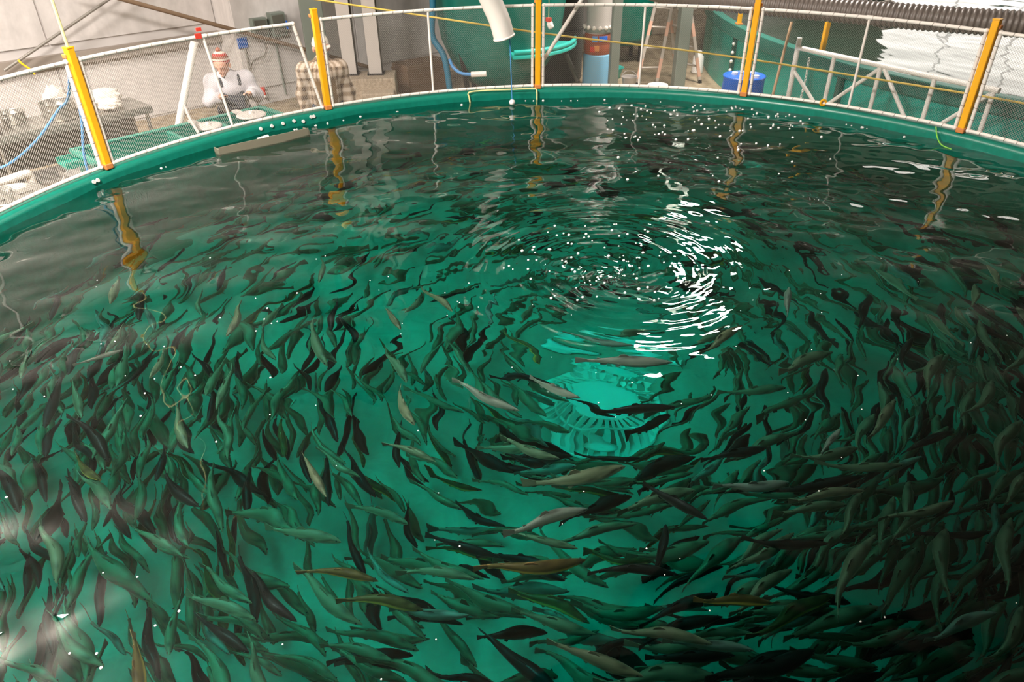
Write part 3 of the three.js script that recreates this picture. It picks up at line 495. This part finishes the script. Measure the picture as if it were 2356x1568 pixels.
{
  const J = { head: [-.05, 1.395, .12], tilt: .28, look: -.45, neck: [-.02, 1.27, .06], chest: [0, 1.13, .0], belly: [0, .98, -.06], pelvis: [0, .84, -.12], shoulderL: [-.19, 1.2, .02], shoulderR: [.19, 1.2, .02], elbowL: [-.27, 1.0, .08], wristL: [-.17, 1.07, .27], elbowR: [.28, 1.0, .05], wristR: [.19, 1.07, .26], hipL: [-.1, .82, -.12], kneeL: [-.12, .46, -.04], ankleL: [-.13, .09, -.12], hipR: [.1, .82, -.12], kneeR: [.12, .46, -.04], ankleR: [.13, .09, -.12] };
  person('person in red striped knit hat, pale jacket and dark bib bending over the trough', [-3.36, 0, -8.95], .42, J, {
    jacket: M.hoodie, trousers: M.bib, extra(t, J, hd) {
      const c = hd.q(0, .035, -.005), hat = sdfGeometry([[hd.q(0, .055, -.012), hd.q(0, .07, -.01), .1, .094]], [c[0] - .16, c[1] - .12, c[2] - .16], .33, 48, .02, (x, y, z) => { const v = V3(x, y, z).sub(V3(...hd.q(0, 0, 0))).y, k = Math.floor((v + .2) / .026) % 3; return k === 0 ? [.32, .03, .02] : k === 1 ? [.6, .5, .42] : [.2, .06, .03]; });
      const p = hat.attributes.position, keep = []; for (let i = 0; i < p.count; i += 3) { const y = (p.getY(i) + p.getY(i + 1) + p.getY(i + 2)) / 3, z = (p.getZ(i) + p.getZ(i + 1) + p.getZ(i + 2)) / 3; if (y > J.head[1] + .045 - (z - J.head[2]) * .3) keep.push(i, i + 1, i + 2); } hat.setIndex(keep);
      part('knit_hat', hat, new THREE.MeshStandardMaterial({ vertexColors: true, roughness: .9 }), t); part('bobble', new THREE.SphereGeometry(.03, 14, 10).translate(...hd.q(0, .17, -.03)), M.rust, t);
      part('bib', rbox(.25, .3, .05, .02, 0, 0, 0).rotateX(-.3).translate(0, 1.03, .125), M.bib, t);
      for (const s of [-1, 1]) part('strap', tube([[s * .1, 1.16, .14], [s * .105, 1.235, .12], [s * .1, 1.27, .04], [s * .08, 1.24, -.1]], .018, 16, 8), M.bib, t);
    },
  });
  const K = { head: [.02, 1.56, .03], tilt: .18, look: .25, neck: [.01, 1.42, .0], chest: [0, 1.24, -.01], belly: [0, 1.06, 0], pelvis: [0, .92, 0], shoulderL: [-.2, 1.33, 0], shoulderR: [.2, 1.33, 0], elbowL: [-.27, 1.05, -.02], wristL: [-.25, .82, .06], elbowR: [.28, 1.05, -.02], wristR: [.27, .82, .05], hipL: [-.1, .9, 0], kneeL: [-.11, .5, .02], ankleL: [-.12, .09, -.02], hipR: [.1, .9, 0], kneeR: [.11, .5, .02], ankleR: [.12, .09, -.02] };
  const plaid = (x, y, z) => { const u = Math.atan2(x, z + .02) * 6 + x * 8, a = Math.sin(y * 62) > .1, b = Math.sin(u * 3.1) > .1, vest = Math.abs(x) < .13 && z > .05 && y < 1.22; if (vest) return Math.abs(x) < .05 ? [.26, .19, .13] : [.2, .13, .07]; return a && b ? [.1, .065, .04] : a || b ? [.3, .22, .15] : [.55, .45, .36]; };
  person('person in a brown plaid jacket and pale cap behind the second yellow post', [-2.2, 0, -8.86], .3, K, {
    jacket: new THREE.MeshStandardMaterial({ vertexColors: true, roughness: .9 }), pattern: plaid, trousers: M.jeans, extra(t, J, hd) {
      const c = hd.q(0, .03, 0), cap = sdfGeometry([[hd.q(0, .05, -.012), hd.q(0, .07, -.008), .1, .094]], [c[0] - .16, c[1] - .12, c[2] - .16], .33, 48, .02), p = cap.attributes.position, keep = [];
      for (let i = 0; i < p.count; i += 3) { const y = (p.getY(i) + p.getY(i + 1) + p.getY(i + 2)) / 3; if (y > J.head[1] + .035) keep.push(i, i + 1, i + 2); } cap.setIndex(keep);
      part('cap', cap, M.cap, t); const b = new THREE.CylinderGeometry(.085, .09, .008, 24, 1, false, -Math.PI / 2, Math.PI); b.scale(1, 1, .95).rotateX(.22).rotateY(J.look); b.translate(...hd.q(0, .055, .07)); part('cap_peak', b, M.cap, t);
    },
  });
}

// wall fittings
const onWall = (a, y, off = 0) => { const [x, z] = hall(a, -11.75 + off); return [x, y, z]; };
{
  const g = (w, h, d) => rbox(w, h, d, .01).rotateY(Math.PI / 4);
  single('blue_sign', merge([g(.17, .16, .02)]).translate(...onWall(5.68, 1.01, .03)), std(lin(.01, .1, .42), .5), 'small square blue sign on the left wall', 'sign');
  const c = thing('conduit', 'thin grey conduit running down the wall below the blue sign', 'conduit', [0, 0, 0]); part('run', rod(onWall(5.7, .93, .03), onWall(5.72, .02, .03), .02, 8), M.steelDull, c); part('clip', box(.06, .02, .04, ...onWall(5.71, .5, .03)), M.steelDull, c);
  const r = thing('alarm_beacon', 'red beacon with a white base low on the left wall', 'beacon', onWall(5.84, .16, .09)); part('base', cyl(.035, .04, .04, 0, .0, 0, 16), M.white, r); part('dome', cyl(.038, .04, .12, 0, .08, 0, 18), M.red, r); part('bracket', box(.03, .03, .1, 0, 0, -.05).rotateY(Math.PI / 4), M.steelDull, r);
  const e = (a, y, w, h, d, label) => { const t = thing('switch_box', label, 'switch box', onWall(a, y, d / 2), Math.PI / 4, 'grey electrical boxes on the left wall'); part('case', rbox(w, h, d, .012), M.galv, t); part('door', rbox(w * .8, h * .8, .015, .005, 0, 0, d / 2), std(0x59584f, .5), t); part('latch', box(.02, .05, .02, w * .3, 0, d / 2 + .01), M.black, t); };
  e(6.0, 1.2, .26, .3, .12, 'greyish electrical box left of the other one high on the wall'); e(6.32, 1.22, .26, .36, .14, 'dark electrical box with a blue tag above the plaid jacket');
  single('box_tag', g(.03, .13, .01).translate(...onWall(6.44, 1.2, .17)), M.blue, 'narrow blue tag on the dark electrical box', 'tag');
  single('wall_cable', tube([onWall(6.02, 1.05, .06), onWall(6.04, .9, .07), onWall(5.98, .78, .07), onWall(5.85, .75, .06), onWall(5.75, .7, .05), onWall(5.72, .62, .04)], .012, 40, 6), M.steelDull, 'looping grey cable under the electrical boxes', 'cable');
  single('green_conduit', rod(onWall(6.25, .95, .04), onWall(6.27, .1, .04), .016, 8), M.galv, 'thin green pipe running down the wall right of the beacon', 'conduit');
  single('sloping_pipe', rod([-5.9, 2.12, -10.5], [-2.45, .24, -13.9], .032, 12), M.brown, 'dark pipe sloping down along the left wall', 'pipe');
  single('upper_conduit', rod([-6.88, 1.07, -10.25], [-5.5, 1.95, -11.65], .02, 8), M.steelDull, 'dark conduit rising diagonally above the work table', 'conduit');
}
// plinth and columns
{
  const t = thing('concrete_plinth', 'stepped concrete plinth under the two steel columns', 'plinth', [-2.28, 0, -11.9], .1);
  part('block', rbox(.95, .58, .6, .02, 0, .29, 0), M.concrete, t); part('step', rbox(.5, .42, .3, .02, .2, .21, .42), M.concrete, t);
  for (const [x, label] of [[-2.52, 'pale steel column standing on the left of the plinth'], [-2.12, 'pale steel column standing on the right of the plinth']]) {
    const c = thing('steel_column', label, 'column', [x, .58, -12.0], .05, 'steel columns on the plinth');
    part('flange', box(.2, 6.6, .016, 0, 3.3, .1), M.pvcGrey, c); part('flange', box(.2, 6.6, .016, 0, 3.3, -.1), M.steelDull, c); part('web', box(.014, 6.6, .2, 0, 3.3, 0), M.steelDull, c); part('base_plate', box(.26, .02, .28, 0, .01, 0), M.black, c);
  }
  const c2 = thing('grey_pilaster', 'wide grey steel pilaster behind the plaid jacket', 'column', [-3.08, 0, -12.25], .3); part('shaft', rbox(.34, 7.15, .2, .01, 0, 3.575, 0), M.galv, c2); part('foot', box(.44, .03, .3, 0, .015, 0), M.black, c2);
}
single('brown_crate', merge([rbox(.9, .5, .5, .02), box(.92, .03, .52, 0, .16, 0), box(.92, .03, .52, 0, -.1, 0)]).rotateY(.7).translate(-1.55, .25, -13.3), M.brown, 'brown crate between the plinth and the hopper tank', 'crate');

// ---------------------------------------------------------------- behind the tank
{
  const t = thing('hopper_tank', 'deep green hopper tank on dark legs behind the far rim', 'tank', [-.12, 0, -12.9]);
  part('shell', lathe([[0, .18], [.45, .2], [.62, .3], [.86, .62], [1.0, .95], [1.08, 1.5], [1.12, 2.6], [1.18, 2.62], [1.18, 2.66], [1.06, 2.66], [1.02, 1.5], [0, .4]], 56), std(lin(.006, .17, .13), .35, 0, { map: tankTex }), t);
  const tray = new THREE.Shape(); tray.absarc(0, 0, .95, -.25, 1.05, false); tray.absarc(0, 0, 1.26, 1.05, -.25, true);
  const tg = new THREE.ExtrudeGeometry(tray, { depth: .03, bevelEnabled: true, bevelSize: .02, bevelThickness: .015, bevelSegments: 2, curveSegments: 24 }).rotateX(-Math.PI / 2).rotateY(-1.15).translate(0, .84, 0); part('overflow_tray', tg, M.tealLip, t);
  const lip = new THREE.TorusGeometry(1.25, .035, 8, 30, 1.3).rotateX(-Math.PI / 2).rotateY(-1.4).translate(0, .93, 0); part('tray_lip', lip, M.tealLip, t);
  for (const a of [-2.4, -.8, .8, 2.4]) part('leg', beam([.75 * Math.sin(a), 0, .75 * Math.cos(a)], [.92 * Math.sin(a), 1.0, .92 * Math.cos(a)], .08, .08), M.black, t);
  part('top_flange', new THREE.TorusGeometry(1.12, .03, 8, 56).rotateX(Math.PI / 2).translate(0, 2.64, 0), M.tealLip, t);
}
{
  const t = thing('feed_hose', 'short blue hose with a pale nozzle on the hopper tank', 'hose', [-.65, .6, -11.88]); part('hose', tube([[-.28, .18, -.1], [-.22, .08, .0], [-.1, 0, .04], [.06, -.02, .05]], .025, 24, 8), M.blueHose, t); part('nozzle', rod([.06, -.02, .05], [.3, -.01, .06], .042, 14), M.pvc, t);
}
single('valve_pipe', tube([[-1.2, 2.4, -12.25], [-1.16, 1.6, -12.2], [-1.2, 1.1, -12.2], [-1.02, .75, -12.15], [-.95, .0, -12.15]], .05, 40, 10), std(lin(.02, .16, .26), .5), 'dark blue pipe bending down left of the hopper tank', 'pipe');
{
  const t = thing('dark_vessel', 'dark grey upright vessel behind the middle post', 'vessel', [.95, 0, -14.0]); part('shell', lathe([[0, 0], [.4, 0], [.42, .05], [.42, 1.55], [.38, 1.7], [.2, 1.82], [0, 1.85]], 40), std(0x3d3a36, .6), t); part('band', new THREE.TorusGeometry(.425, .015, 6, 40).rotateX(Math.PI / 2).translate(0, .9, 0), M.black, t); part('outlet', rod([.1, .5, .4], [.3, .1, .7], .04), M.steelDull, t);
  const b = thing('float_bottle', 'small white bottle with a red cap hanging behind the middle post', 'bottle', [.655, 1.3, -11.5]); part('body', lathe([[0, 0], [.04, 0], [.045, .02], [.045, .08], [.02, .11], [0, .11]], 18).rotateZ(.4), M.white, b); part('cap', cyl(.045, .045, .05, -.045, .12, 0, 14), M.red, b); part('string', rod([-.045, .14, 0], [-.045, 1.6, 0], .004, 5), M.ropePale, b); part('hook', rod([-.045, 1.6, 0], [-.045, 5.98, 0], .004, 5), M.steelDull, b);
}
{
  const t = thing('filter_pump', 'light blue pump column with a rusty collar and grey pipe', 'pump', [1.56, 0, -13.2]);
  part('casing', lathe([[0, 0], [.235, 0], [.245, .02], [.245, .58], [.22, .62], [0, .62]], 36), M.lightBlue, t); part('collar', lathe([[.2, .6], [.23, .61], [.235, .76], [.21, .78], [.23, .8], [.23, .93], [.2, .95]], 32), M.rust, t);
  for (const [a, m, h] of [[-.5, M.red, .7], [-.2, M.orange, .72], [.15, M.blue, .87], [.42, M.blue, .87], [-.35, M.blueHose, .87]]) part('label_plate', rbox(.09, .09, .012, .004).translate(0, 0, .232).rotateY(a).translate(0, h, 0), m, t);
  part('riser', cyl(.21, .21, 6.2, 0, 4.04, 0, 30), M.pvcGrey, t); for (let k = 0; k < 14; k++) { const a = k / 14 * 6.283; part('bolt', new THREE.SphereGeometry(.035, 10, 8).translate(.24 * Math.sin(a), 1.04, .24 * Math.cos(a)), M.bag, t); }
  part('cap_ring', cyl(.25, .25, .05, 0, 1.0, 0, 30), M.galv, t);
}
for (const [x, z, w, label] of [[1.79, -12.7, .15, 'slim grey green steel post beside the blue pump'], [2.98, -13.0, .2, 'grey green steel post standing in front of the stepladder']]) { const t = thing('steel_post', label, 'post', [x, 0, z], .1, 'grey green posts behind the tank'); part('shaft', rbox(w, 7.15, w, .015, 0, 3.575, 0), M.galv, t); part('base_plate', box(w * 1.7, .02, w * 1.7, 0, .01, 0), M.galv, t); }
{
  const t = thing('stepladder', 'folding aluminium stepladder with worn orange ends behind the rim', 'ladder', [0, 0, 0]);
  const A = [2.3, 0, -13.35], B = [2.68, 0, -13.4], At = [2.62, 1.5, -13.66], Bt = [2.9, 1.46, -13.68], C = [3.16, 0, -14.0], D = [3.5, 0, -13.5], Ct = [2.82, 1.46, -13.75], Dt = [3.14, 1.44, -13.6], mix = (p, q, k) => p.map((v, i) => v + (q[i] - v) * k);
  for (const [p, q] of [[A, At], [B, Bt], [C, Ct], [D, Dt]]) { const s = part('stile', beam(p, q, .05, .05), M.ladder, t); part('worn_end', beam(mix(p, q, .08), mix(p, q, .3), .053, .053), M.ladderTip, s); part('worn_end', beam(mix(p, q, .55), mix(p, q, .7), .053, .053), M.ladderTip, s); part('foot', beam(p, mix(p, q, .04), .06, .06), M.black, s); }
  for (const k of [.2, .42, .64, .84]) { part('rung', rod(mix(A, At, k), mix(B, Bt, k), .02, 10), M.ladder, t); part('rung', rod(mix(C, Ct, k), mix(D, Dt, k), .02, 10), M.ladder, t); }
  part('hinge', beam(At, Dt, .06, .06), M.steelDull, t);
}
{
  const t = thing('grey_bucket', 'small grey bucket left of the stepladder', 'bucket', [2.12, 0, -13.0]); part('pail', lathe([[0, 0], [.1, 0], [.13, .24], [.145, .25], [.125, .245], [.095, .012], [0, .012]], 28), M.pvcGrey, t); part('handle', new THREE.TorusGeometry(.13, .005, 6, 20, Math.PI).rotateX(-.9).translate(0, .24, 0), M.steelDull, t);
  single('white_tub', lathe([[0, 0], [.1, 0], [.16, .16], [.175, .165], [.15, .16], [.095, .012], [0, .012]], 28).translate(2.58, 0, -12.75), M.white, 'low white tub under the stepladder', 'tub');
  single('green_basin', lathe([[0, 0], [.14, 0], [.2, .18], [.22, .19], [.19, .18], [.13, .015], [0, .015]], 28).translate(1.95, .0, -14.0), M.tealLip, 'small turquoise basin behind the slim post', 'basin');
}
{ // back group of green tanks and a concrete block
  const t = thing('column_tank', 'tall dark green tank behind the stepladder', 'tank', [2.3, 0, -15.6]); part('shell', lathe([[0, .35], [.5, .35], [.62, .5], [.64, 2.6], [.68, 2.64], [.6, 2.64], [0, .5]], 40), M.teal, t); for (const a of [.6, 2.2, 3.8, 5.4]) part('leg', cyl(.04, .04, .5, .45 * Math.cos(a), .25, .45 * Math.sin(a), 10), M.black, t);
  const c = thing('concrete_block', 'grey concrete block behind the right leg of the stepladder', 'block', [3.45, 0, -18.6], .3); part('block', rbox(1.2, 1.9, .8, .03, 0, .95, 0), M.concrete, c); part('cap', rbox(1.26, .08, .86, .02, 0, 1.92, 0), M.concrete, c);
  single('white_canister', lathe([[0, 0], [.1, 0], [.11, .02], [.1, .3], [.05, .36], [.05, .4], [0, .4]], 24).translate(3.62, 0, -14.3), M.white, 'white canister on the floor right of the stepladder', 'canister');
}

// ---------------------------------------------------------------- right side: oval tank, barrel, truss, hose
const OV = { x: 8.5, z: -13.5, a: 4.7, b: 7.0 };
{
  const t = thing('oval_tank', 'large oval teal tank on the right with white light on its water', 'tank', [OV.x, 0, OV.z]);
  const ringPts = (da) => { const s = new THREE.Shape(); s.absellipse(0, 0, OV.a + da, OV.b + da, 0, Math.PI * 2, false); return s; };
  const shell = ringPts(0); const hole = new THREE.Path(); hole.absellipse(0, 0, OV.a - .05, OV.b - .05, 0, Math.PI * 2, true); shell.holes.push(hole);
  part('wall_shell', new THREE.ExtrudeGeometry(shell, { depth: 1.0, bevelEnabled: false, curveSegments: 120 }).rotateX(-Math.PI / 2), M.tealTank, t);
  const lip = ringPts(.07), lh = new THREE.Path(); lh.absellipse(0, 0, OV.a - .06, OV.b - .06, 0, Math.PI * 2, true); lip.holes.push(lh);
  part('rim', new THREE.ExtrudeGeometry(lip, { depth: .17, bevelEnabled: true, bevelSize: .012, bevelThickness: .012, bevelSegments: 2, curveSegments: 120 }).rotateX(-Math.PI / 2).translate(0, .93, 0), std(lin(.02, .15, .115), .38), t);
  const sx = (z) => -OV.a * Math.sqrt(1 - (z / OV.b) ** 2);
  for (const z of [.75, 3.6]) part('flange', box(.05, .95, .12, sx(z) - .02, .48, z), M.tealDark, t);
  for (let k = 0; k < 6; k++) part('bolt', new THREE.SphereGeometry(.028, 10, 8).translate(sx(.75) - .05, .12 + k * .14, .8), M.white, t);
  // water
  const NX = 90, NA = 160, pos = [], idx = []; for (let i = 0; i <= NX; i++) for (let j = 0; j < NA; j++) { const r = i / NX, an = j / NA * 2 * Math.PI, x = (OV.a - .055) * r * Math.cos(an), z = (OV.b - .055) * r * Math.sin(an); pos.push(x, .93 + .010 * n3(x * .8, z * .8, 40) + .004 * n3(x * 2.6, z * 2.6, 50) + .0022 * n3(x * 5, z * 7, 60), z); }
  for (let i = 0; i < NX; i++) for (let j = 0; j < NA; j++) { const a = i * NA + j, b = i * NA + (j + 1) % NA, c = a + NA, d = b + NA; idx.push(a, b, c, b, d, c); }
  const g = new THREE.BufferGeometry(); g.setAttribute('position', new THREE.Float32BufferAttribute(pos, 3)); g.setIndex(idx); g.computeVertexNormals();
  const w = single('oval_tank_water', g, new THREE.MeshPhysicalMaterial({ color: lin(.02, .045, .03), roughness: .04, ior: 1.33, specularIntensity: 1 }), 'murky water in the oval tank mirroring an unseen white window', 'water'); w.position.set(OV.x, 0, OV.z); w.userData.kind = 'stuff';
  const post = (z, h, label) => { const x = OV.x + sx(z - OV.z), p = thing('oval_tank_post', label, 'post', [x, 1.113, z], .2, 'yellow posts on the oval tank'); part('tube', rbox(.06, h, .06, .008, 0, h / 2, 0), M.yellow, p); part('foot', box(.1, .02, .1, 0, .01, 0), M.orange, p); };
  post(-12.75, .34, 'short yellow post at the far left of the oval tank'); post(-10.35, 1.15, 'tall yellow post on the oval tank rim behind the black hose');
}
{
  const x = 4.42, t = thing('white_chain', 'white plastic chain hanging down the oval tank side', 'chain', [x - .26, 0, -10.38]);
  for (let k = 0; k < 24; k++) part('link', new THREE.TorusGeometry(.02, .006, 5, 12).scale(.75, 1.2, 1).rotateY(k % 2 * Math.PI / 2 + .4).translate(0, 1.04 - k * .042, .02 * Math.sin(k * .3)), M.white, t);
}
{
  const t = thing('blue_barrel', 'blue plastic barrel with two white bungs behind the right rim', 'barrel', [3.25, 0, -10.22]);
  part('body', lathe([[0, 0], [.255, 0], [.28, .03], [.285, .3], [.295, .31], [.295, .35], [.285, .36], [.28, .6], [.29, .61], [.29, .65], [.28, .66], [.275, .84], [.285, .86], [.285, .88], [.26, .885], [.25, .865], [0, .865]], 48), M.blue, t);
  for (const [a, b] of [[-.1, -.12], [.13, .1]]) part('bung', cyl(.04, .045, .035, a, .88, b, 18), M.white, t);
}
single('wooden_pole', rod([3.83, 1.52, -10.4], [3.5, .0, -9.85], .019, 10), M.wood, 'thin wooden pole leaning against the oval tank', 'pole');
{
  const t = thing('white_truss', 'white welded truss frame leaning between the two tanks', 'frame', [0, 0, 0]);
  const L = [3.77, 1.3, -9.85], Rr = [5.06, 1.3, -7.55], at = (k, y) => [L[0] + (Rr[0] - L[0]) * k, y, L[2] + (Rr[2] - L[2]) * k], lo = .62;
  part('left_post', rod(at(0, .0), at(0, 1.42), .032, 14), M.white, t); part('top_chord', rod(at(0, 1.3), at(1, 1.3), .03, 14), M.white, t); part('bottom_chord', rod(at(0, lo), at(1, lo), .026, 12), M.white, t);
  for (const k of [.22, .47, .73, .98]) part('upright', rod(at(k, k === .98 ? 0 : lo), at(k, 1.3), .025, 12), M.white, t);
  for (const [a, ya, b, yb] of [[0, 1.02, .2, lo], [.2, lo, .47, 1.27], [.49, 1.27, .71, lo], [.73, lo, .97, 1.25]]) part('diagonal', rod(at(a, ya), at(b, yb), .023, 12), M.white, t);
}
{ // corrugated hose
  const c = curve([[1.15, 3.6, -11.7], [1.35, 2.55, -11.15], [1.72, 2.02, -10.5], [2.18, 1.95, -9.75], [2.85, 1.95, -9.05], [3.33, 1.95, -8.66], [3.76, 1.95, -8.3], [4.36, 1.95, -7.84], [4.94, 1.95, -7.5], [6.2, 1.95, -6.9], [8.0, 1.9, -6.3]]), len = c.getLength(), rings = Math.round(len / .052), per = 4, N = rings * per, RS = 16;
  const fr = c.computeFrenetFrames(N, false), pos = [], idx = [];
  for (let i = 0; i <= N; i++) { const p = c.getPointAt(i / N), r =   .12 + .008 * Math.cos(i / per * 2 * Math.PI); for (let j = 0; j < RS; j++) { const a = j / RS * 2 * Math.PI; const v = p.clone().addScaledVector(fr.normals[i], r * Math.cos(a)).addScaledVector(fr.binormals[i], r * Math.sin(a)); pos.push(v.x, v.y, v.z); } }
  for (let i = 0; i < N; i++) for (let j = 0; j < RS; j++) { const a = i * RS + j, b = i * RS + (j + 1) % RS, d = a + RS, e = b + RS; idx.push(a, b, d, b, e, d); }
  const g = new THREE.BufferGeometry(); g.setAttribute('position', new THREE.Float32BufferAttribute(pos, 3)); g.setIndex(idx); g.computeVertexNormals();
  const t = thing('corrugated_hose', 'thick black corrugated hose crossing above the right rim', 'hose', [0, 0, 0]); part('hose', g, std(0x6e655f, .42), t);
  for (const q of [.2, .55, .86]) { const p = c.getPointAt(q); part('hanger', rod([p.x, p.y + .1, p.z], [p.x, 7.18, p.z], .008, 6), M.steelDull, t); part('strap', new THREE.TorusGeometry(.132, .008, 6, 24).rotateY(Math.PI / 2 + .8).translate(p.x, p.y, p.z), M.steelDull, t); }
}
scene.traverse((o) => { if (o.isMesh) o.castShadow = o.receiveShadow = true; });
renderer.render(scene, camera);
